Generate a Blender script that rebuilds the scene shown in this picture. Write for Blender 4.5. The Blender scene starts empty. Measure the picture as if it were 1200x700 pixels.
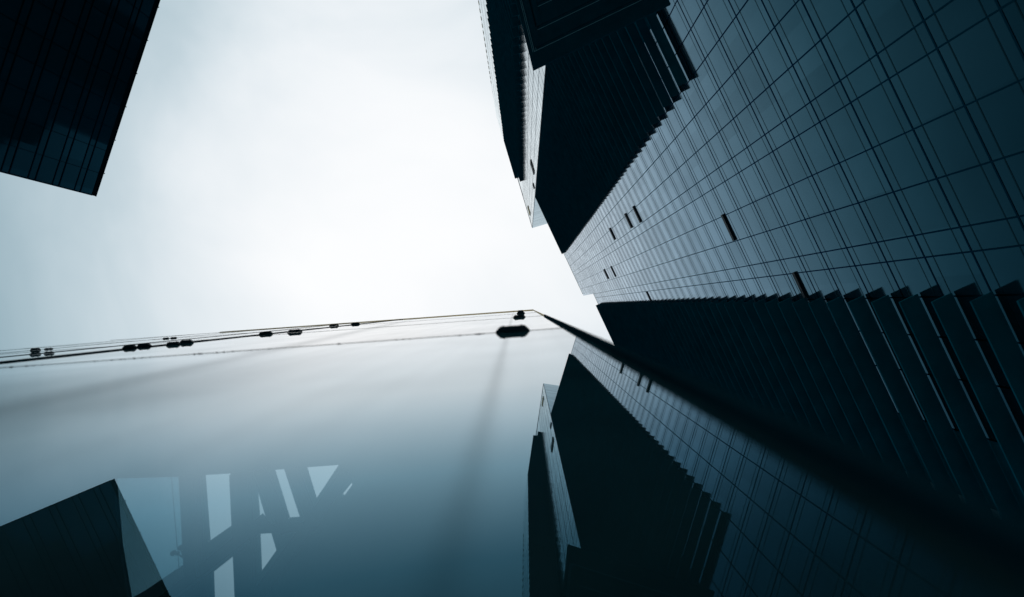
import bpy, math, random
from mathutils import Vector, Matrix
from mathutils.geometry import tessellate_polygon
random.seed(7)
S = bpy.context.scene
COL = S.collection
R = math.radians

# ------------------------------------------------------------------ camera
CZ = 1.5                                   # camera height above the pavement
F = 800.0                                  # focal length in photo pixels (photo 1200 x 700)
ZX, ZY = 616.0, 359.0                      # where the zenith sits in the photo
cam_d = bpy.data.cameras.new('camera'); cam = bpy.data.objects.new('camera', cam_d); COL.objects.link(cam)
cam_d.sensor_width = 36; cam_d.lens = 24; cam_d.clip_start = 0.02; cam_d.clip_end = 6000
fw = Vector((-(ZX - 600) / F, -(ZY - 350) / F, 1)).normalized()
rt = Vector((1, 0, 0)); rt = (rt - rt.dot(fw) * fw).normalized()
zz = -fw; up = zz.cross(rt)
cam.matrix_world = Matrix(((rt.x, up.x, zz.x, 0), (rt.y, up.y, zz.y, 0), (rt.z, up.z, zz.z, CZ), (0, 0, 0, 1)))
cam_d.dof.use_dof = True; cam_d.dof.focus_distance = 120; cam_d.dof.aperture_fstop = 1.6
S.camera = cam
def pd(px, py):
    """direction of a photo pixel, scaled so its rise is 1"""
    v = fw * F + rt * (px - 600) - up * (py - 350)
    return Vector((v.x / v.z, v.y / v.z))

# ------------------------------------------------------------------ sky, sun, exposure
SUN_EL, SUN_AZ = R(32), R(205)
w = bpy.data.worlds.new('World'); S.world = w; w.use_nodes = True
nt = w.node_tree; nt.nodes.clear()
N = nt.nodes.new; L = nt.links.new
out = N('ShaderNodeOutputWorld'); bg = N('ShaderNodeBackground'); L(bg.outputs[0], out.inputs[0])
sky = N('ShaderNodeTexSky'); sky.sky_type = 'NISHITA'; sky.sun_disc = False
sky.sun_elevation = SUN_EL; sky.sun_rotation = SUN_AZ
tc = N('ShaderNodeTexCoord')
dot = N('ShaderNodeVectorMath'); dot.operation = 'DOT_PRODUCT'
bd = Vector((-0.15, -0.10, 1)).normalized(); dot.inputs[1].default_value = bd
L(tc.outputs['Generated'], dot.inputs[0])
noi = N('ShaderNodeTexNoise'); noi.inputs['Scale'].default_value = 2.6; noi.inputs['Detail'].default_value = 5
noi.inputs['Roughness'].default_value = .5; noi.inputs['Distortion'].default_value = .5
L(tc.outputs['Generated'], noi.inputs['Vector'])
nm = N('ShaderNodeMath'); nm.operation = 'MULTIPLY_ADD'; nm.inputs[1].default_value = 0.13; nm.inputs[2].default_value = -0.065
L(noi.outputs['Fac'], nm.inputs[0])
ad = N('ShaderNodeMath'); ad.operation = 'ADD'; L(dot.outputs['Value'], ad.inputs[0]); L(nm.outputs[0], ad.inputs[1])
rp = N('ShaderNodeValToRGB'); L(ad.outputs[0], rp.inputs[0])
rp.color_ramp.interpolation = 'B_SPLINE'
pts = [(0.0, (.012, .035, .05)), (.4, (.028, .065, .09)), (.62, (.07, .13, .165)), (.76, (.12, .225, .28)), (.84, (.24, .37, .43)),
       (.91, (.52, .635, .69)), (.955, (.83, .875, .905)), (1.0, (1.0, 1.0, 1.0))]
e = rp.color_ramp.elements
while len(e) < len(pts): e.new(.5)
for i, (p, c) in enumerate(pts): e[i].position = p; e[i].color = (*c, 1)
mixs = N('ShaderNodeMix'); mixs.data_type = 'RGBA'; mixs.blend_type = 'ADD'; mixs.inputs['Factor'].default_value = 1
skm = N('ShaderNodeVectorMath'); skm.operation = 'SCALE'; skm.inputs['Scale'].default_value = .008
L(sky.outputs[0], skm.inputs[0])
L(rp.outputs[0], mixs.inputs['A']); L(skm.outputs[0], mixs.inputs['B'])
L(mixs.outputs['Result'], bg.inputs['Color']); bg.inputs['Strength'].default_value = 1.0
sd = bpy.data.lights.new('sun', 'SUN'); sun = bpy.data.objects.new('sun', sd); COL.objects.link(sun)
sd.energy = 1.0; sd.angle = R(12); sd.color = (1, .97, .92)
sv = Vector((math.sin(SUN_AZ) * math.cos(SUN_EL), math.cos(SUN_AZ) * math.cos(SUN_EL), math.sin(SUN_EL)))
sun.rotation_euler = sv.to_track_quat('Z', 'Y').to_euler()
S.view_settings.view_transform = 'Standard'; S.view_settings.look = 'None'
S.view_settings.exposure = 0.0; S.view_settings.gamma = 1; S.view_settings.use_curve_mapping = False
S.render.engine = 'CYCLES'
S.cycles.max_bounces = 8; S.cycles.transparent_max_bounces = 12

# ------------------------------------------------------------------ materials
def mat(name, col, rough=.6, metal=0.0, spec=.5, bump=0.0, bscale=8.0, var=0.0, vscale=1.0):
    m = bpy.data.materials.new(name); m.use_nodes = True
    t = m.node_tree; p = t.nodes['Principled BSDF']
    p.inputs['Base Color'].default_value = (*col, 1); p.inputs['Roughness'].default_value = rough
    p.inputs['Metallic'].default_value = metal; p.inputs['Specular IOR Level'].default_value = spec
    g = t.nodes.new('ShaderNodeNewGeometry')
    if var:
        n = t.nodes.new('ShaderNodeTexNoise'); n.inputs['Scale'].default_value = vscale; n.inputs['Detail'].default_value = 5
        t.links.new(g.outputs['Position'], n.inputs['Vector'])
        mx = t.nodes.new('ShaderNodeMix'); mx.data_type = 'RGBA'
        mx.inputs['A'].default_value = (*[c * (1 - var) for c in col], 1); mx.inputs['B'].default_value = (*[c * (1 + var) for c in col], 1)
        t.links.new(n.outputs['Fac'], mx.inputs['Factor']); t.links.new(mx.outputs['Result'], p.inputs['Base Color'])
    if bump:
        n = t.nodes.new('ShaderNodeTexNoise'); n.inputs['Scale'].default_value = bscale
        t.links.new(g.outputs['Position'], n.inputs['Vector'])
        b = t.nodes.new('ShaderNodeBump'); b.inputs['Strength'].default_value = bump; b.inputs['Distance'].default_value = .05
        t.links.new(n.outputs['Fac'], b.inputs['Height']); t.links.new(b.outputs[0], p.inputs['Normal'])
    return m

def facade_glass(name, ramp, var=.3, cell=(3.2, 3.77), rough=.06, frame=(1, 0, 0), tilt=.009, org=0.0, base=(.003, .030, .042)):
    """coated glazing: a tinted Fresnel reflection over a dark body; each pane's coating and set differ a little"""
    m = bpy.data.materials.new(name); m.use_nodes = True
    t = m.node_tree; t.nodes.clear(); nn = t.nodes.new; ln = t.links.new
    o = nn('ShaderNodeOutputMaterial')
    def M(op, a_, b_=None, c_=None):
        q_ = nn('ShaderNodeMath'); q_.operation = op
        for k_, v_ in enumerate((a_, b_, c_)):
            if v_ is None: continue
            if isinstance(v_, (int, float)): q_.inputs[k_].default_value = v_
            else: ln(v_, q_.inputs[k_])
        return q_.outputs[0]
    g = nn('ShaderNodeNewGeometry')
    d = nn('ShaderNodeVectorMath'); d.operation = 'DOT_PRODUCT'; d.inputs[1].default_value = frame; ln(g.outputs['Position'], d.inputs[0])
    sp = nn('ShaderNodeSeparateXYZ'); ln(g.outputs['Position'], sp.inputs[0])
    fx = M('FLOOR', M('DIVIDE', d.outputs['Value'], cell[0])); fz = M('FLOOR', M('DIVIDE', M('SUBTRACT', sp.outputs['Z'], org), cell[1]))
    cb = nn('ShaderNodeCombineXYZ'); ln(fx, cb.inputs[0]); ln(fz, cb.inputs[1])
    wn = nn('ShaderNodeTexWhiteNoise'); wn.noise_dimensions = '3D'; ln(cb.outputs[0], wn.inputs['Vector'])
    sc = nn('ShaderNodeVectorMath'); sc.operation = 'SUBTRACT'; sc.inputs[1].default_value = (.5, .5, .5); ln(wn.outputs['Color'], sc.inputs[0])
    s2 = nn('ShaderNodeVectorMath'); s2.operation = 'SCALE'; s2.inputs['Scale'].default_value = tilt; ln(sc.outputs[0], s2.inputs[0])
    a = nn('ShaderNodeVectorMath'); a.operation = 'ADD'; ln(g.outputs['Normal'], a.inputs[0]); ln(s2.outputs[0], a.inputs[1])
    nz = nn('ShaderNodeVectorMath'); nz.operation = 'NORMALIZE'; ln(a.outputs[0], nz.inputs[0])
    fr = nn('ShaderNodeFresnel'); fr.inputs['IOR'].default_value = 1.5
    f2 = M('MULTIPLY', M('DIVIDE', fr.outputs[0], M('ADD', fr.outputs[0], 1.0)), 2.0)
    rp = nn('ShaderNodeValToRGB'); el = rp.color_ramp.elements
    while len(el) < len(ramp): el.new(.5)
    for i_, (p_, c_) in enumerate(ramp): el[i_].position = p_; el[i_].color = (*c_, 1)
    ln(f2, rp.inputs[0])
    ns = nn('ShaderNodeTexNoise'); ns.inputs['Scale'].default_value = .30; ns.inputs['Detail'].default_value = 6; ln(g.outputs['Position'], ns.inputs['Vector'])
    k = M('ADD', M('MULTIPLY_ADD', wn.outputs['Value'], var, 1 - var * .5), M('MULTIPLY_ADD', ns.outputs['Fac'], .30, -.15))
    cs = nn('ShaderNodeVectorMath'); cs.operation = 'SCALE'; ln(rp.outputs[0], cs.inputs[0]); ln(k, cs.inputs['Scale'])
    gl = nn('ShaderNodeBsdfGlossy'); gl.inputs['Roughness'].default_value = rough; ln(cs.outputs[0], gl.inputs['Color']); ln(nz.outputs[0], gl.inputs['Normal'])
    df = nn('ShaderNodeBsdfDiffuse'); df.inputs['Color'].default_value = (*base, 1)
    mx = nn('ShaderNodeMixShader'); ln(f2, mx.inputs[0]); ln(df.outputs[0], mx.inputs[1]); ln(gl.outputs[0], mx.inputs[2]); ln(mx.outputs[0], o.inputs[0])
    return m

def wall_glass(name, ca):
    """clear tinted glazing of the near wall: Fresnel reflection over a tinted see-through pane, faint darker streaks, painted dimming and veil"""
    m = bpy.data.materials.new(name); m.use_nodes = True
    t = m.node_tree; t.nodes.clear(); nn = t.nodes.new; ln = t.links.new
    o = nn('ShaderNodeOutputMaterial'); ms = nn('ShaderNodeMixShader'); ln(ms.outputs[0], o.inputs[0])
    fr = nn('ShaderNodeFresnel'); fr.inputs['IOR'].default_value = 1.42
    tr = nn('ShaderNodeBsdfTransparent'); tr.inputs[0].default_value = (.42, .49, .515, 1)
    gl = nn('ShaderNodeBsdfGlossy'); gl.inputs['Roughness'].default_value = 0.004
    cm = nn('ShaderNodeValToRGB'); el = cm.color_ramp.elements
    while len(el) < len(ca): el.new(.5)
    for i_, (p_, c_) in enumerate(ca): el[i_].position = p_; el[i_].color = (*c_, 1)
    f1 = nn('ShaderNodeMath'); f1.operation = 'ADD'; f1.inputs[1].default_value = 1.0; ln(fr.outputs[0], f1.inputs[0])
    f2 = nn('ShaderNodeMath'); f2.operation = 'DIVIDE'; ln(fr.outputs[0], f2.inputs[0]); ln(f1.outputs[0], f2.inputs[1])
    f3 = nn('ShaderNodeMath'); f3.operation = 'MULTIPLY'; f3.inputs[1].default_value = 2.1; f3.use_clamp = True; ln(f2.outputs[0], f3.inputs[0])   # both faces of the pane reflect
    ln(f3.outputs[0], cm.inputs[0]); ln(cm.outputs[0], gl.inputs['Color'])
    g = nn('ShaderNodeTexCoord'); mp = nn('ShaderNodeMapping'); mp.inputs['Scale'].default_value = (1.3, 1, .45)
    ln(g.outputs['Object'], mp.inputs['Vector'])
    n = nn('ShaderNodeTexNoise'); n.inputs['Scale'].default_value = 1.0; n.inputs['Detail'].default_value = 2; ln(mp.outputs[0], n.inputs['Vector'])
    mpb = nn('ShaderNodeMapping'); mpb.inputs['Scale'].default_value = (11, 1, .30); mpb.inputs['Rotation'].default_value = (0, .03, 0); ln(g.outputs['Object'], mpb.inputs['Vector'])
    nb = nn('ShaderNodeTexNoise'); nb.inputs['Scale'].default_value = 1.0; nb.inputs['Detail'].default_value = 1; ln(mpb.outputs[0], nb.inputs['Vector'])
    av = nn('ShaderNodeMath'); av.operation = 'ADD'; ln(n.outputs['Fac'], av.inputs[0]); ln(nb.outputs['Fac'], av.inputs[1])
    hv_ = nn('ShaderNodeMath'); hv_.operation = 'MULTIPLY'; hv_.inputs[1].default_value = .5; ln(av.outputs[0], hv_.inputs[0])
    mr = nn('ShaderNodeMapRange'); mr.inputs['From Min'].default_value = .36; mr.inputs['From Max'].default_value = .58
    mr.inputs['To Min'].default_value = .945; mr.inputs['To Max'].default_value = 1.0
    ln(hv_.outputs[0], mr.inputs['Value'])
    # two soft darker streaks running up the pane
    sxyz = nn('ShaderNodeSeparateXYZ'); ln(g.outputs['Object'], sxyz.inputs[0]); prev = mr.outputs['Result']
    def M(op, a_, b_=None, c_=None):
        q_ = nn('ShaderNodeMath'); q_.operation = op
        for k_, v_ in enumerate((a_, b_, c_)):
            if v_ is None: continue
            if isinstance(v_, (int, float)): q_.inputs[k_].default_value = v_
            else: ln(v_, q_.inputs[k_])
        return q_.outputs[0]
    for (a0_, z0_, a1_, z1_, w_, am_) in ((-.0593, 2.01, -.0906, 3.95, .015, .20), (-1.22, 3.07, -1.52, 5.7, .12, .20)):
        k1 = (a1_ - a0_) / (z1_ - z0_)
        t_ = M('MULTIPLY_ADD', sxyz.outputs['Z'], k1, a0_ - k1 * z0_)
        dd_ = M('DIVIDE', M('SUBTRACT', sxyz.outputs['X'], t_), w_)
        ex_ = M('EXPONENT', M('MULTIPLY', M('MULTIPLY', dd_, dd_), -1.0))
        prev = M('MULTIPLY', prev, M('MULTIPLY_ADD', ex_, -am_, 1.0))
    def SM(src, lo, hi):
        q_ = nn('ShaderNodeMapRange'); q_.interpolation_type = 'SMOOTHSTEP'; q_.inputs['From Min'].default_value = lo; q_.inputs['From Max'].default_value = hi
        ln(src, q_.inputs['Value']); return q_.outputs['Result']
    # reflection painted darker low on panes away from the corner, uneven at margin
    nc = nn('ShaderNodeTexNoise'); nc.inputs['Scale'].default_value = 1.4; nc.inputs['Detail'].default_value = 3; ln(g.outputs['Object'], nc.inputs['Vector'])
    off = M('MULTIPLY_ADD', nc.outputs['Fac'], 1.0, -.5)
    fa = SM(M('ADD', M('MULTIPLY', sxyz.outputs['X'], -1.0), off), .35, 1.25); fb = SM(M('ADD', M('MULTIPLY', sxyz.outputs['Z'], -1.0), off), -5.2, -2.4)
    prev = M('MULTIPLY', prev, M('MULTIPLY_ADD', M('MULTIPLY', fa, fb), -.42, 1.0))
    prev = M('MULTIPLY', prev, M('MULTIPLY_ADD', nc.outputs['Fac'], .34, .80))
    mu = nn('ShaderNodeMath'); mu.operation = 'MULTIPLY'; ln(f3.outputs[0], mu.inputs[0]); ln(prev, mu.inputs[1])
    df = nn('ShaderNodeBsdfDiffuse'); df.inputs['Color'].default_value = (.10, .50, .62, 1)      # bluish veil painted over the reflection for haze, mottled like smears
    n2_ = nn('ShaderNodeTexNoise'); n2_.inputs['Scale'].default_value = 2.2; n2_.inputs['Detail'].default_value = 5; ln(g.outputs['Object'], n2_.inputs['Vector'])
    dr = nn('ShaderNodeMapRange'); dr.inputs['From Min'].default_value = .3; dr.inputs['From Max'].default_value = .75
    dr.inputs['To Min'].default_value = .02; dr.inputs['To Max'].default_value = .07; ln(n2_.outputs['Fac'], dr.inputs['Value'])
    md = nn('ShaderNodeMixShader'); ln(dr.outputs['Result'], md.inputs[0]); ln(ms.outputs[0], md.inputs[1]); ln(df.outputs[0], md.inputs[2]); ln(md.outputs[0], o.inputs[0])
    ln(mu.outputs[0], ms.inputs[0]); ln(tr.outputs[0], ms.inputs[1]); ln(gl.outputs[0], ms.inputs[2])
    return m
def clear(name):
    m = bpy.data.materials.new(name); m.use_nodes = True
    t = m.node_tree; t.nodes.clear(); o = t.nodes.new('ShaderNodeOutputMaterial'); b = t.nodes.new('ShaderNodeBsdfTransparent')
    b.inputs[0].default_value = (.96, .98, .98, 1); t.links.new(b.outputs[0], o.inputs[0]); return m

PHI1, PHI2 = R(65.0), R(73.5)
M_asph = mat('asphalt', (.05, .052, .055), .9, bump=.4, bscale=60, var=.3, vscale=3)
M_pave = mat('paving stone', (.30, .34, .35), .85, bump=.3, bscale=30, var=.2, vscale=2)
M_black = mat('dark anodised metal', (.002, .022, .034), .8, spec=0, var=.4, vscale=1.5)
M_matte = mat('dark matte cladding', (.003, .125, .175), .9, spec=0, var=.4, vscale=.6)
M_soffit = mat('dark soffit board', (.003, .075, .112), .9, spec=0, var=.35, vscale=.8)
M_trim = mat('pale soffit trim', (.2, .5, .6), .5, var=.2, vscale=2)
M_bar = mat('facade glazing bar', (.002, .020, .030), .30, metal=1.0); M_bar.node_tree.nodes['Principled BSDF'].inputs['Specular Tint'].default_value = (.30, .42, .48, 1)
M_reveal = mat('pale steel reveal', (.42, .52, .56), .6, var=.2)
M_beam = mat('painted steel beam', (.02, .04, .05), .8, spec=0, var=.2)
M_ceil = mat('ceiling board', (.55, .72, .78), .8, spec=0, var=.15)
M_pale = mat('pale return panel', (.35, .60, .68), .6, var=.2)
M_brass = mat('brass', (.50, .33, .06), .35, metal=1.0, var=.25, vscale=4)
M_ochre = mat('ochre painted metal', (.85, .60, .10), .5, var=.2, vscale=2)
M_rub = mat('black rubber gasket', (.012, .016, .018), .6, spec=.3, bump=.4, bscale=60)
M_fit = mat('black fitting metal', (.002, .03, .045), .6, spec=.1, bump=.15, bscale=120)
M_inner = mat('interior dark steel', (.05, .075, .085), .6, spec=.2, var=.3, vscale=1.2)
RAMP = [(.07, (.045, .19, .27)), (.16, (.12, .36, .49)), (.38, (.43, .66, .84)), (.66, (.76, .88, .98)), (1.0, (.96, .98, 1))]
def rs(k): return [(p, tuple(c * k for c in col)) for p, col in RAMP]
U1V = (math.cos(PHI1), math.sin(PHI1), 0)
M_glass1 = facade_glass('office facade glazing', rs(1.0), var=.16, frame=U1V, cell=(2.55, 3.77), org=21.03 + CZ, rough=.09)
M_thin = facade_glass('facade gasket', rs(.38), var=.1, frame=U1V, tilt=0, rough=.3)
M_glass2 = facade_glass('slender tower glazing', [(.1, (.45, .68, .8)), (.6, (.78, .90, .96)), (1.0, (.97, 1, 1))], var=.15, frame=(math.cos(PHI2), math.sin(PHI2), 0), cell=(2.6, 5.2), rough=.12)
M_glass3 = facade_glass('corner block glazing', rs(1.25), var=.3, frame=(.31, -.951, 0), cell=(3.5, 4.7), tilt=.02, base=(.003, .045, .065))
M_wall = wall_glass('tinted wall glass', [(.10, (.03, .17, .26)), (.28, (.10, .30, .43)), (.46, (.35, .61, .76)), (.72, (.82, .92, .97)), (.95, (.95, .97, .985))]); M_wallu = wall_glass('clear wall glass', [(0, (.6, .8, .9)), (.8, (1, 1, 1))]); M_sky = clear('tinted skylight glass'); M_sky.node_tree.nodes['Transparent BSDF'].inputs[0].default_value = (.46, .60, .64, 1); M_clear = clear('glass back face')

# ------------------------------------------------------------------ mesh helpers
class MB:
    def __init__(s): s.v = []; s.f = []; s.m = []
    def box(s, x0, x1, y0, y1, z0, z1, mi=0):
        b = len(s.v)
        s.v += [(x, y, z) for z in (z0, z1) for y in (y0, y1) for x in (x0, x1)]
        s.f += [tuple(b + i for i in q) for q in ((0, 2, 3, 1), (4, 5, 7, 6), (0, 1, 5, 4), (2, 6, 7, 3), (0, 4, 6, 2), (1, 3, 7, 5))]
        s.m += [mi] * 6; return s
    def prism(s, poly, z0, z1, mi=0):
        """vertical prism over a plan polygon, either winding"""
        a = sum(poly[i][0] * poly[(i + 1) % len(poly)][1] - poly[(i + 1) % len(poly)][0] * poly[i][1] for i in range(len(poly)))
        if a < 0: poly = poly[::-1]
        b = len(s.v); n = len(poly)
        s.v += [(x, y, z0) for x, y in poly] + [(x, y, z1) for x, y in poly]
        s.f += [tuple(b + i for i in range(n))[::-1], tuple(b + n + i for i in range(n))]
        s.f += [(b + i, b + (i + 1) % n, b + n + (i + 1) % n, b + n + i) for i in range(n)]
        s.m += [mi] * (n + 2); return s
    def tube(s, p, q, r, n=10, mi=0, r2=None):
        p, q = Vector(p), Vector(q); d = (q - p).normalized(); r2 = r if r2 is None else r2
        a = d.orthogonal().normalized(); c = d.cross(a); b = len(s.v)
        for P, rr in ((p, r), (q, r2)):
            for i in range(n):
                t = 2 * math.pi * i / n; s.v.append(tuple(P + a * math.cos(t) * rr + c * math.sin(t) * rr))
        s.f += [(b + i, b + (i + 1) % n, b + n + (i + 1) % n, b + n + i) for i in range(n)]
        s.f += [tuple(b + i for i in range(n))[::-1], tuple(b + n + i for i in range(n))]; s.m += [mi] * (n + 2); return s
    def holed(s, outer, holes, z0, z1, mi=0):
        """slab with real openings cut through it"""
        loops = [[Vector((x, y, 0)) for x, y in l] for l in [outer] + holes]
        flat = [v for l in loops for v in l]; tris = tessellate_polygon(loops); b = len(s.v); n = len(flat)
        s.v += [(v.x, v.y, z0) for v in flat] + [(v.x, v.y, z1) for v in flat]
        for t in tris:
            s.f.append(tuple(b + i for i in t)); s.f.append(tuple(b + n + i for i in t[::-1])); s.m += [mi, mi]
        k = b
        for l in loops:
            c = len(l)
            for i in range(c): s.f.append((k + i, k + (i + 1) % c, k + n + (i + 1) % c, k + n + i)); s.m.append(mi)
            k += c
        return s
    def mesh(s, name, mats):
        me = bpy.data.meshes.new(name); me.from_pydata(s.v, [], s.f)
        for m in (mats if isinstance(mats, (list, tuple)) else [mats]): me.materials.append(m)
        me.polygons.foreach_set('material_index', s.m); me.update(); return me
    def build(s, name, mats, parent=None, bevel=0):
        o = bpy.data.objects.new(name, s.mesh(name, mats)); COL.objects.link(o)
        if parent: o.parent = parent
        if bevel:
            b = o.modifiers.new('bevel', 'BEVEL'); b.width = bevel; b.segments = 2; b.limit_method = 'ANGLE'
        return o
def place(o, loc, rz=0): o.location = loc; o.rotation_euler = (0, 0, rz); return o
def inst(src, name, parent, loc=(0, 0, 0), scale=None):
    o = src.copy(); o.name = name; COL.objects.link(o); o.parent = parent; o.location = loc
    if scale: o.scale = scale
    return o
def thing(name, label, cat, loc, rz=0, group=None):
    o = bpy.data.objects.new(name, None); COL.objects.link(o); o.location = loc; o.rotation_euler = (0, 0, rz)
    o['label'] = label; o['category'] = cat
    if group: o['group'] = group
    return o

# ------------------------------------------------------------------ ground
g = MB().box(-1500, 1500, -1500, 1500, -1, -.12).build('ground', M_asph); g['kind'] = 'structure'
g = MB().box(-90, 60, -90, 70, -.119, 0).build('plaza_paving', M_pave); g['kind'] = 'structure'  # out-of-view paving, made wide and pale to bounce light onto the undersides

# ------------------------------------------------------------------ office tower (curtain wall between bands of sun shades)
D1 = 20.0
u1 = Vector((math.cos(PHI1), math.sin(PHI1))); n1 = Vector((math.sin(PHI1), -math.cos(PHI1)))
def fac(px, py, D, u, n):
    """where a photo pixel meets a facade plane: (along, height above pavement)"""
    d = pd(px, py); h = D / d.dot(n); return d.dot(u) * h, h + CZ
T1 = thing('office_tower', 'tall glass office tower with pale gridded curtain wall between two black louvred bands', 'skyscraper',
           (n1.x * D1, n1.y * D1, 0), PHI1)
ZT, ZS = 240.6 + CZ, 205 + CZ
XL, XM, XR = -33.4, 4.7, 31.0
MB().box(XL, XM, -30, -.10, 0, ZT - .4).build('main_block', M_matte, T1)
MB().box(XM + .01, XR, -29.9, -.11, 0, ZS - .4).build('side_block', M_matte, T1)
edges = [-.865, -.80, -.68, -.555, -.43, -.307, -.188, -.124, .008, .136, .262, .325, .438, .56, .69, .87]
xs = [r * D1 for r in edges]
FL, H0 = 3.77, 24.8 + CZ - 6 * 3.77       # level of the heavy transoms
levels = [H0 + FL * k for k in range(-1, 67)]
def panel(mb, x0, x1, z0, z1, y=0.0):
    """one storey-high unit of one bay: spandrel, vision glass, spandrel with the thin joints between"""
    a, b = z0 + .70, z1 - .72
    for q0, q1, dy in ((z0, a, 0), (a, b, -.003), (b, z1, 0)):
        mb.box(x0, x1, y - .09, y + dy, q0, q1, 0)
    for q in (a, b): mb.box(x0, x1, y + .001, y + .007, q - .038, q + .038, 1)
proto = {}
cells = []
for z0, z1 in zip(levels, levels[1:]):
    for i, (x0, x1) in enumerate(zip(xs, xs[1:])):
        top = ZT if x1 <= XM + 1 else ZS
        if z0 >= top - .5 or z1 < 0: continue
        z1c = min(z1, top); z0c = max(z0, 0)
        vis = z1 > 21 and -12 < x0 < 9
        cells.append((z0c, z1c, x0, x1, vis, i))
cells.sort(key=lambda c: (not c[4], c[0]))
for c in cells[:100]:
    z0, z1, x0, x1, _, i = c
    key = i
    if key not in proto:
        mb = MB(); panel(mb, 0, x1 - x0, 0, FL); proto[key] = mb.build('glass_panel', [M_glass1, M_thin], T1); proto[key].location = (x0, 0, z0)
    else: inst(proto[key], 'glass_panel', T1, (x0, 0, z0))
rest = MB()
for c in cells[100:]:
    z0, z1, x0, x1, _, i = c
    if z1 - z0 > 1.6: panel(rest, x0, x1, z0, z1)
    else: rest.box(x0, x1, -.09, 0, z0, z1)
o = rest.build('glass_panel_field', [M_glass1, M_thin], T1); o['kind'] = 'stuff'
for x in xs:
    MB().box(x - .038, x + .038, .0085, .022, 0, (ZT if x < XM else ZS) - .05).build('mullion', M_bar, T1)
tr = None
for z in levels:
    if z < 0 or z > ZT: continue
    xr = xs[-1] if z < ZS else XM
    tr = MB().box(xs[0], xr, .0095, .018, z - .055, z + .055).build('transom', M_bar, T1)
# parapets
MB().box(XL, XM, -.6, .03, ZT + .001, ZT + .5).build('parapet', M_bar, T1)
MB().box(XM + .02, XR, -.6, .03, ZS + .001, ZS + .5).build('parapet', M_bar, T1)
# open vents: dark slots in the pale wall
for a, b, wpx in (((847.5, 251), (861, 282), .42), ((931, 319), (945, 349), .42), ((742, 242), (751.5, 260.5), .42),
             ((732.5, 250.5), (741, 267), .42), ((714.5, 267.5), (721, 281), .42), ((708, 315.5), (713, 327), .40), ((716, 312), (721.5, 324.5), .22), ((757, 342), (764, 353), .10)):
    (xa, za), (xb, zb) = fac(*a, D1, u1, n1), fac(*b, D1, u1, n1)
    z = (za + zb) / 2; s = (z - CZ) / 45; h = wpx * (1 if s < 1.2 else s * .8)
    mb = MB(); mb.box(xa, xb, .0, .13, z - h / 2, z + h / 2, 0)
    mb.box(xa, xb, .13, .16, z - h / 2 - .04, z + h / 2, 0)
    mb.build('open_vent', M_fit, T1)
# sun shades
SP = 3.03
shades = []
k = 0; z = 32.1 + CZ - 7 * SP
while z < ZS - 1: shades.append((z, .4265 * D1, 23.15, 1.19)); z += SP
z = 56.3 + CZ
while z < ZT - 1: shades.append((z, XL + .03, -.556 * D1, .92)); z += SP
shades.sort(key=lambda s: (s[0] * (1 if s[1] > 0 else 1.0)))
more = MB(); ps = {}
def shade_mesh(mb, x0, x1, w, z):
    mb.box(x0, x1, .08, w, z, z + .10)
    mb.box(x0, x1, w - .05, w + .001, z - .03, z - .001)          # drip edge
    n = 3
for i, (z, x0, x1, w_) in enumerate(shades):
    if i < 100:
        key = (x0, x1)
        if key not in ps:
            mb = MB(); shade_mesh(mb, x0, x1, w_, 0); ps[key] = mb.build('sun_shade', M_matte, T1); ps[key].location = (0, 0, z)
        else: inst(ps[key], 'sun_shade', T1, (0, 0, z))
    else: shade_mesh(more, x0, x1, w_, z)
if more.v: more.build('sun_shade_field', M_matte, T1)['kind'] = 'stuff'
# dark shaft walls beyond the glazed bays
MB().box(XL, xs[0] - .04, -.099, .02, 0, ZT - .02).build('dark_wall', M_matte, T1)
MB().box(xs[-1] + .04, XR, -.099, .02, 0, ZS - .02).build('dark_wall', M_matte, T1)
# end wall of the shades, with a pale return at their far end
MB().box(22.55, 23.11, .021, .03, 0, 52).build('pale_return', M_pale, T1)
MB().box(23.12, XR, .02, 1.5, 0, ZS - 2).build('end_pier', M_matte, T1)

# canopy that juts out of the tower's left shoulder (we see its underside)
HC = 50.0
def inv(o, P):                             # world xy -> local xy of a thing
    c, s_ = math.cos(o.rotation_euler[2]), math.sin(o.rotation_euler[2]); dx, dy = P[0] - o.location[0], P[1] - o.location[1]
    return (c * dx + s_ * dy, -s_ * dx + c * dy)
def hp(px, py, h): d = pd(px, py); return (d.x * h, d.y * h)
C0 = Vector(hp(625, 82, HC)); e1 = (Vector(hp(795, 0.5, HC)) - C0).normalized(); e2 = (Vector(hp(604.5, 0, HC)) - C0).normalized()
def canopy_poly(inset_a, inset_b, l1=14, l2=23, z=0):
    # corner moved inwards along both edges
    nb = Vector((-e2.y, e2.x)); nb = nb if nb.dot(e1) > 0 else -nb
    na = Vector((-e1.y, e1.x)); na = na if na.dot(e2) > 0 else -na
    c = C0 + e2 * (inset_a / na.dot(e2)) + e1 * (inset_b / nb.dot(e1))
    return c
l1 = 13.4
q = [C0, C0 + e1 * (l1 - 1.4), C0 + e1 * (l1 - 1.4) + Vector((-u1.x, -u1.y)) * 17, C0 + e2 * 20]
q = [inv(T1, p) for p in q]
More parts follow.
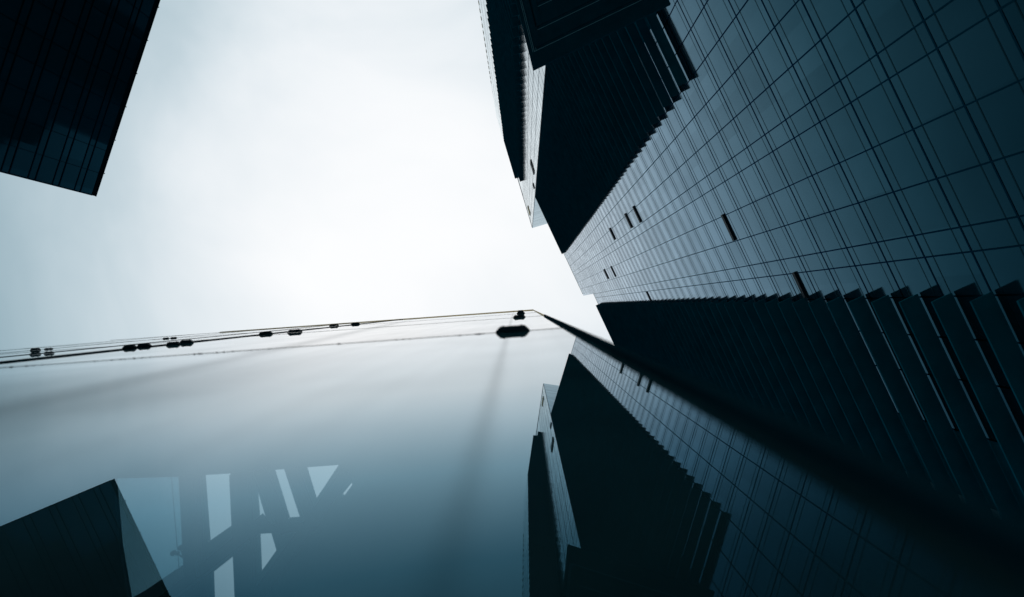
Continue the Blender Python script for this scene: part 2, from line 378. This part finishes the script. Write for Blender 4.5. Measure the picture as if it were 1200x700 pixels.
# keep clear of the shades
q = [(x, max(y, 1.0)) for x, y in q]
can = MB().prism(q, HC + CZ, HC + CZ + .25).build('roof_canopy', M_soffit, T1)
def lstrip(c, wd, la, lb, z0, z1, m=M_trim):
    """L-shaped strip following both canopy edges from corner c"""
    nb = Vector((-e2.y, e2.x)); nb = nb if nb.dot(e1) > 0 else -nb
    na = Vector((-e1.y, e1.x)); na = na if na.dot(e2) > 0 else -na
    ci = c + e2 * (wd / na.dot(e2)) + e1 * (wd / nb.dot(e1))
    pl = [c, c + e1 * la, ci + e1 * (la - wd), ci + e2 * (lb - wd), c + e2 * lb]
    pl = [inv(T1, p) for p in pl]
    mb = MB(); mb.prism([pl[0], pl[1], pl[2], (inv(T1, ci))], z0, z1); mb.prism([pl[0], inv(T1, ci), pl[3], pl[4]], z0, z1)
    return mb
for (px, py, la, lb) in ((626, 61, 10.3, 17), (627, 37, 9.5, 16), (629, 9, 9, 14), (614, 12, .0, 12)):
    if la == 0: continue
    c = Vector(hp(px, py, HC))
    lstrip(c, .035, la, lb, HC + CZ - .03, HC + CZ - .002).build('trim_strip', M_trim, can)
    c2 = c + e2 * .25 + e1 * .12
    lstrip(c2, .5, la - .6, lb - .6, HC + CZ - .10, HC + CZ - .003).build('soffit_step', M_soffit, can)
for dd in (.28, .55):
    a = C0 + e1 * dd; b = a + e2 * 18; t = e1 * .03
    MB().prism([inv(T1, p) for p in (a + e2 * 1.2, a + e2 * 1.2 + t, b + t, b)], HC + CZ - .022, HC + CZ - .0015).build('trim_strip', M_trim, can)

# ------------------------------------------------------------------ slender tower behind
D2 = 15.1
u2 = Vector((math.cos(PHI2), math.sin(PHI2))); n2 = Vector((math.sin(PHI2), -math.cos(PHI2)))
T2 = thing('residential_tower', 'slim pale high-rise with a jagged black balcony band, rising behind the louvred tower', 'skyscraper',
           (n2.x * D2, n2.y * D2, 0), PHI2)
XA, XB, XC, XD, XE = -2.56 * D2, -3.68 * D2, -5.72 * D2, -6.2 * D2, -7.4 * D2
Z2 = 360 + CZ
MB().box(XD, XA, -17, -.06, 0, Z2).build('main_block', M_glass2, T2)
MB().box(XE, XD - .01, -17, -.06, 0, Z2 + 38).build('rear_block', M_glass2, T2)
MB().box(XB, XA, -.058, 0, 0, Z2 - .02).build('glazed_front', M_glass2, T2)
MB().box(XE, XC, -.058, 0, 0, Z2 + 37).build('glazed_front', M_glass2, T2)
MB().box(XC, XB, -.058, .01, 0, 314).build('balcony_wall', M_matte, T2)
MB().box(XC, -65, -.058, .01, 314.01, Z2 - .3).build('balcony_wall', M_matte, T2)
for zc in range(20, 70):
    z = zc * 5.2
    MB().box(XB, XA, .001, .012, z - .10, z + .10).build('transom', M_bar, T2)
xx = XA
bars = [XA - (XA - XB) * k / 5 for k in range(6)] + [XC - (XC - XE) * k / 4 for k in range(5)]
for x in bars: MB().box(x - .05, x + .05, .013, .03, 0, Z2 - .1).build('mullion', M_thin, T2)
bp = None; far = MB()
for kk in range(0, 79):
    z = 25 + kk * 5.2
    if z > Z2 - 1: break
    sx = XC - (1.6 if z < 175 else .2) + random.uniform(-.25, .25)
    x1 = XB + .5 + random.uniform(-.2, .2) if z < 314 else -65.2 + random.uniform(-.4, .4)
    mb = MB().box(sx, x1, .02, 1.5, z, z + .3); mb.box(sx, x1, 1.42, 1.501, z + .301, z + .34)
    mb.build('balcony', M_matte, T2)
# brass edge fins and the brass vent near the top
for kk in range(16):
    z = 235 + kk * 6.8
    MB().box(XE + .06, XE + .8, .0, .12, z, z + 2.4).build('edge_fin', M_ochre, T2)
for a, m_, h in (((620.0, 247), M_ochre, 9.0), ((624, 196), M_fit, 6.0), ((625.5, 218), M_fit, 3.0)):
    x, z = fac(*a, D2, u2, n2)
    MB().box(x - (2.0 if h > 4 else .9), x + (2.0 if h > 4 else .9), .01, .25, z - h / 2, z + h / 2).build('wall_vent', m_, T2)
MB().box(XD, XA, -17.05, .12, Z2 + .01, Z2 + 1.2).build('parapet', M_glass2, T2)
MB().box(XA - .09, XA + .10, -.11, .11, 0, Z2 - .05).build('corner_trim', M_thin, T2)

# ------------------------------------------------------------------ corner block on the left
K = 1.7; HL = 60 * K
c = pd(112, 230); cx, cy = c.x * HL, c.y * HL
ed = (Vector(hp(187, 0, HL)) - Vector((cx, cy))).normalized(); PHI3 = math.atan2(ed.y, ed.x)
T3 = thing('corner_building', 'dark glazed office block whose roof corner cuts in at the upper left', 'building', (cx, cy, 0), PHI3)
ZL = HL + CZ
MB().box(0, 75, -34, -.12, 0, ZL - .3).build('block', M_matte, T3)
MB().box(-.02, 75, -.5, .05, ZL - .9, ZL).build('parapet', M_black, T3)
MB().box(-.05, 75, .05, .16, ZL - .16, ZL - .02).build('roof_rail', M_bar, T3)
# storeys: glass units between dark spandrels
zs = [ZL - .9]
stor = []
z = ZL - .9
first = True
while z > 5:
    hv = 2.6 if first else 3.1
    stor.append((z - hv, z)); z -= hv + 1.5; first = False
fieldm = MB(); cnt = 0; pm = {}
NB = 20; bw = 3.5
for (z0, z1) in stor:
    for j in range(NB):
        x0 = j * bw + .04; x1 = (j + 1) * bw - .04
        if cnt < 96 and j < 16:
            hh = round(z1 - z0, 2)
            if hh not in pm:
                pm[hh] = MB().box(0, x1 - x0, -.1, -.02, 0, z1 - z0).build('window_pane', M_glass3, T3); pm[hh].location = (x0, 0, z0)
            else: inst(pm[hh], 'window_pane', T3, (x0, 0, z0))
            cnt += 1
        else: fieldm.box(x0, x1, -.1, -.02, z0, z1)
fieldm.build('window_pane_field', M_glass3, T3)['kind'] = 'stuff'
for (z0, z1) in stor:
    MB().box(0, 75, -.1, .04, z0 - .16, z0 - .002).build('transom', M_bar, T3)
    MB().box(0, 75, -.1, -.03, z0 - 1.34, z0 - .162).build('spandrel', M_glass3, T3)
    MB().box(0, 75, -.1, .04, z0 - 1.498, z0 - 1.342).build('transom', M_bar, T3)
for j in range(NB + 1):
    MB().box(j * bw - .035, j * bw + .035, -.018, .02, 1, ZL - .95).build('mullion', M_bar, T3)
MB().box(-.06, .12, -.12, .10, 0, ZL - .92).build('corner_trim', M_bar, T3)
for j in range(12):
    MB().box(3.6 + j * 5.3, 3.75 + j * 5.3, .161, .34, ZL - .2, ZL - .08).build('roof_anchor', M_bar, T3)

# ------------------------------------------------------------------ near glass wall, seen from its foot
TH = math.atan(-.0717); DW = .15
gx = Vector((math.cos(TH), math.sin(TH))); gy = Vector((-math.sin(TH), math.cos(TH)))
T4 = thing('glass_pavilion', 'frameless glass wall with black clamps on its joints, mirroring the sky and towers', 'building',
           (gy.x * DW, gy.y * DW, 0), TH)
def gl(px, py):
    d = pd(px, py); h = DW / d.dot(gy); return d.dot(gx) * h, h + CZ
AE = .2366
J = [0.02, 4.19 + CZ, 9.55 + CZ, 14.6 + CZ, 23.0 + CZ]
V = [AE, -4.15, -5.8, -8.3, -11.2, -14.2]
for z0, z1 in zip(J, J[1:]):
    for x1, x0 in zip(V, V[1:]):
        mb = MB(); b = .002; mb.box(x0 + b, x1 - b, 0, .016, z0 + b, z1 - b, 1); mb.m[2] = 0
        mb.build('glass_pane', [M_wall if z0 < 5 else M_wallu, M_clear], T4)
# joints: black silicone with lumps
for i, z in enumerate(J[1:4]):
    th, pr = ((.02, .0018), (.02, .002), (.02, .002))[i]
    mb = MB().box(V[-1], AE - .02, -pr, .018, z - th / 2, z + th / 2)
    if i == 0:
        for _ in range(46):
            x = random.uniform(-4, .1) if random.random() < .8 else random.uniform(-4, -2); s_ = random.uniform(.0015, .004) * (1 if random.random() < .85 else 1.7)
            mb.tube((x - s_ * 2.2, -pr - .0005, z - th / 2 - .004), (x + s_ * 2.2, -pr - .0005, z - th / 2 - .002), s_ * .8, 6, 0, s_ * .5)
    mb.build('joint_gasket', M_rub, T4)
for x, p in ((-4.15, .012), (-5.8, .006), (-8.3, .003), (-11.2, .003)):
    MB().box(x - .008, x + .008, -p, .02, 0, 22.9 + CZ).build('mullion', M_black, T4)
# top rail: brass over the right part, plain steel beyond
xg, _ = gl(255, 390)
cb_ = MB(); x0_, x1_ = xg, AE + .02
pr_ = [(-.002, J[4] - .02), (-.024, J[4] + .20), (.03, J[4] + .20), (.03, J[4] - .02)]
cb_.v = [(x, y, z) for x in (x0_, x1_) for y, z in pr_]; cb_.f = [(0, 1, 2, 3), (7, 6, 5, 4), (0, 4, 5, 1), (1, 5, 6, 2), (2, 6, 7, 3), (3, 7, 4, 0)]; cb_.m = [0] * 6
cb_.build('brass_coping', M_ochre, T4)
MB().box(V[-1], xg - .01, -.004, .03, J[4] - .005, J[4] + .06).build('steel_coping', M_bar, T4)
# edge post
pe = .0215
post = MB().prism([(AE, -pe + .004), (AE + .004, -pe), (AE + .015, -pe), (AE + .019, -pe + .004), (AE + .019, .05), (AE, .05)], 0, 9.2 + CZ).build('edge_post', M_black, T4)
MB().prism([(AE, -.012), (AE + .019, -.012), (AE + .019, .05), (AE, .05)], 9.21 + CZ, J[4] + .1).build('edge_post_cap', M_ochre, T4)
for z in (3.0, 3.9, 5.6, 6.9):
    MB().tube((AE + .0195, -.010, z + CZ - .9), (AE + .027, -.010, z + CZ - .9), .006, 10).build('screw_head', M_fit, post)
# patch fittings: chamfered plates clamped over the joints
def fitting(x, z, w, p=.037, hz=.05):
    ch = min(p * .75, w * .3)
    pl = [(-w / 2, -.001), (-w / 2, -p * .28), (-w / 2 + ch, -p), (w / 2 - ch, -p), (w / 2, -p * .28), (w / 2, -.001)]
    o = MB().prism(pl, -hz / 2, hz / 2).build('patch_fitting', M_fit, T4, bevel=.0025); o.location = (x, 0, z)
    b = MB()
    for sx in (-.27, .27): b.tube((sx * w, -p - .004, 0), (sx * w, -p, 0), .007, 10)
    o2 = b.build('bolt_head', M_black, o)
fitting(gl(601, 388.4)[0], J[1], .205, .036)
fitting(gl(608.0, 373)[0], J[2], .175, .034)
fitting(gl(609.5, 369)[0], J[3], .175, .045)
fitting(gl(609.8, 366)[0], 19.0 + CZ, .17, .05)
def fp(px, py, wpx, ppx):
    x, z = gl(px, py); h = z - CZ; fitting(x, z, wpx * h / F, max(ppx * 1.4 * h / F / 2, .01))
for a in ((345.5, 389.8, 17, 5.0), (311.5, 392.0, 16, 4.6), (218.5, 402.3, 15.5, 5.5), (203, 404.3, 15.5, 5.2), (169, 406.4, 15.5, 5.2), (152, 408.4, 15.5, 5.6),
          (416.5, 380.4, 10.5, 3.2), (391.5, 382.4, 11, 3.6), (203.5, 396.6, 7, 2), (194.5, 397.2, 7, 2), (41.5, 410.8, 11, 3.6), (41.5, 415.8, 11, 3.6), (57, 409.4, 9, 2.0), (57.5, 414.6, 10, 3.4)):
    fp(*a)
# interior: roof frame with openings to the sky, dark walls, and a rod with a spider clamp
HI = 9.0
def ip(px, py, h=HI):
    d = pd(px, py); return (d.dot(gx) * h, d.dot(gy) * h - DW)
Wn = [[(132, 561), (209, 559), (215, 662), (197, 674), (166, 695), (150, 704), (139, 640)],
      [(237, 557), (270, 555), (273, 615), (243, 636)],
      [(298, 562), (313, 612), (302, 612)],
      [(319, 551), (333, 550), (352, 608), (337, 609)],
      [(357, 548), (397, 545), (369, 587)],
      [(302, 626), (318, 625), (324, 645), (304, 673)],
      [(247, 673), (276, 650), (282, 730), (249, 730)],
      [(400, 581), (412, 566), (413, 568), (402, 583)]]
holes = [[ip(*p) for p in wv] for wv in Wn]
outer = [(-14, .02), (AE - .064, .02), (AE - .064, 12), (-14, 12)]
mbr = MB().holed(outer, holes, HI + CZ, HI + CZ + .03)
roof = mbr.build('roof_frame', M_ceil, T4)
for hl in holes:                       # pale metal reveal standing on the roof round each opening
    cxm = sum(p[0] for p in hl) / len(hl); cym = sum(p[1] for p in hl) / len(hl); mb = MB()
    for i in range(len(hl)):
        p0, p1 = Vector(hl[i]), Vector(hl[(i + 1) % len(hl)]); d = (p1 - p0).normalized(); nrm = Vector((-d.y, d.x))
        if nrm.dot(Vector((cxm, cym)) - p0) > 0: nrm = -nrm
        mb.prism([tuple(p0 + nrm * .002), tuple(p1 + nrm * .002), tuple(p1 + nrm * .02), tuple(p0 + nrm * .02)], HI + CZ + .045, HI + CZ + .10)
    mb.build('opening_reveal', M_reveal, roof)
def beam(a, b, wpx, z0, z1, name='roof_beam'):
    A, B = Vector(ip(*a)), Vector(ip(*b)); d = (B - A).normalized(); t = Vector((-d.y, d.x)) * (wpx / F * HI / 2)
    return MB().prism([tuple(A + t), tuple(B + t), tuple(B - t), tuple(A - t)], z0, z1).build(name, M_beam, roof)
zb = HI + CZ
beam((225, 556), (233, 712), 19, zb - .14, zb - .002)
beam((284, 554), (291, 712), 22, zb - .12, zb - .002)
beam((196, 702), (318, 604), 16, zb - .20, zb - .145)
beam((306, 550), (338, 622), 12, zb - .10, zb - .002)
beam((344, 548), (366, 604), 12, zb - .10, zb - .002)
beam((408, 553), (300, 702), 14, zb - .16, zb - .003)
beam((296, 619), (372, 616), 9, zb - .08, zb - .002)
MB().prism([ip(*p) for p in [(128, 556), (213, 556), (219, 668), (196, 686), (150, 712), (134, 640)]], HI + CZ + .105, HI + CZ + .12).build('skylight_pane', M_sky, roof)
for a_, b_, w_ in (((205, 700), (300, 628), 2.5), ((238, 640), (241, 668), 2)):
    A, B = Vector(ip(*a_)), Vector(ip(*b_)); d = (B - A).normalized(); t = Vector((-d.y, d.x)) * (w_ / F * HI / 2)
    MB().prism([tuple(A + t), tuple(B + t), tuple(B - t), tuple(A - t)], zb - .23, zb - .205).build('beam_flange', M_reveal, roof)
# walls of the room behind
MB().box(-14, AE - .06, 12.01, 12.2, 0, zb).build('back_wall', M_inner, T4)
MB().box(-14.2, -14.01, .3, 12, 0, zb).build('end_wall', M_inner, T4)
MB().box(AE - .065, AE - .02, .02, 12, 0, J[4] - .05).build('side_wall', M_black, T4)
MB().box(-14, AE - .07, .3, 12, 0, .02).build('room_floor', M_pave, T4)
MB().box(-14, AE - .067, .10, 1.3, zb + .04, J[4] - .05).build('upper_wall', M_inner, T4)
# hanging rod with clamp discs in the first opening
a, b = ip(200.5, 556, 8.3), ip(210, 668, 8.3)
rd = MB().tube((*a, 8.3 + CZ), (*b, 8.3 + CZ), .0045, 8).build('tension_rod', M_inner, T4)
cA = ip(206, 648.5, 8.2); 
sp = MB()
for (p1, p2) in (((202.5, 648.5), (208, 649)), ((208, 649), (215, 654)), ((211.5, 642.5), (215, 653))):
    A, B = ip(*p1, 8.2), ip(*p2, 8.2); sp.tube((*A, 8.2 + CZ), (*B, 8.2 + CZ), .010, 8)
for p1, r_ in (((203, 648.5), .030), ((211.8, 642), .030), ((208, 648.8), .018)):
    A = ip(*p1, 8.2); sp.tube((*A, 8.18 + CZ), (*A, 8.23 + CZ), r_, 14)
sp.build('spider_clamp', M_inner, rd)
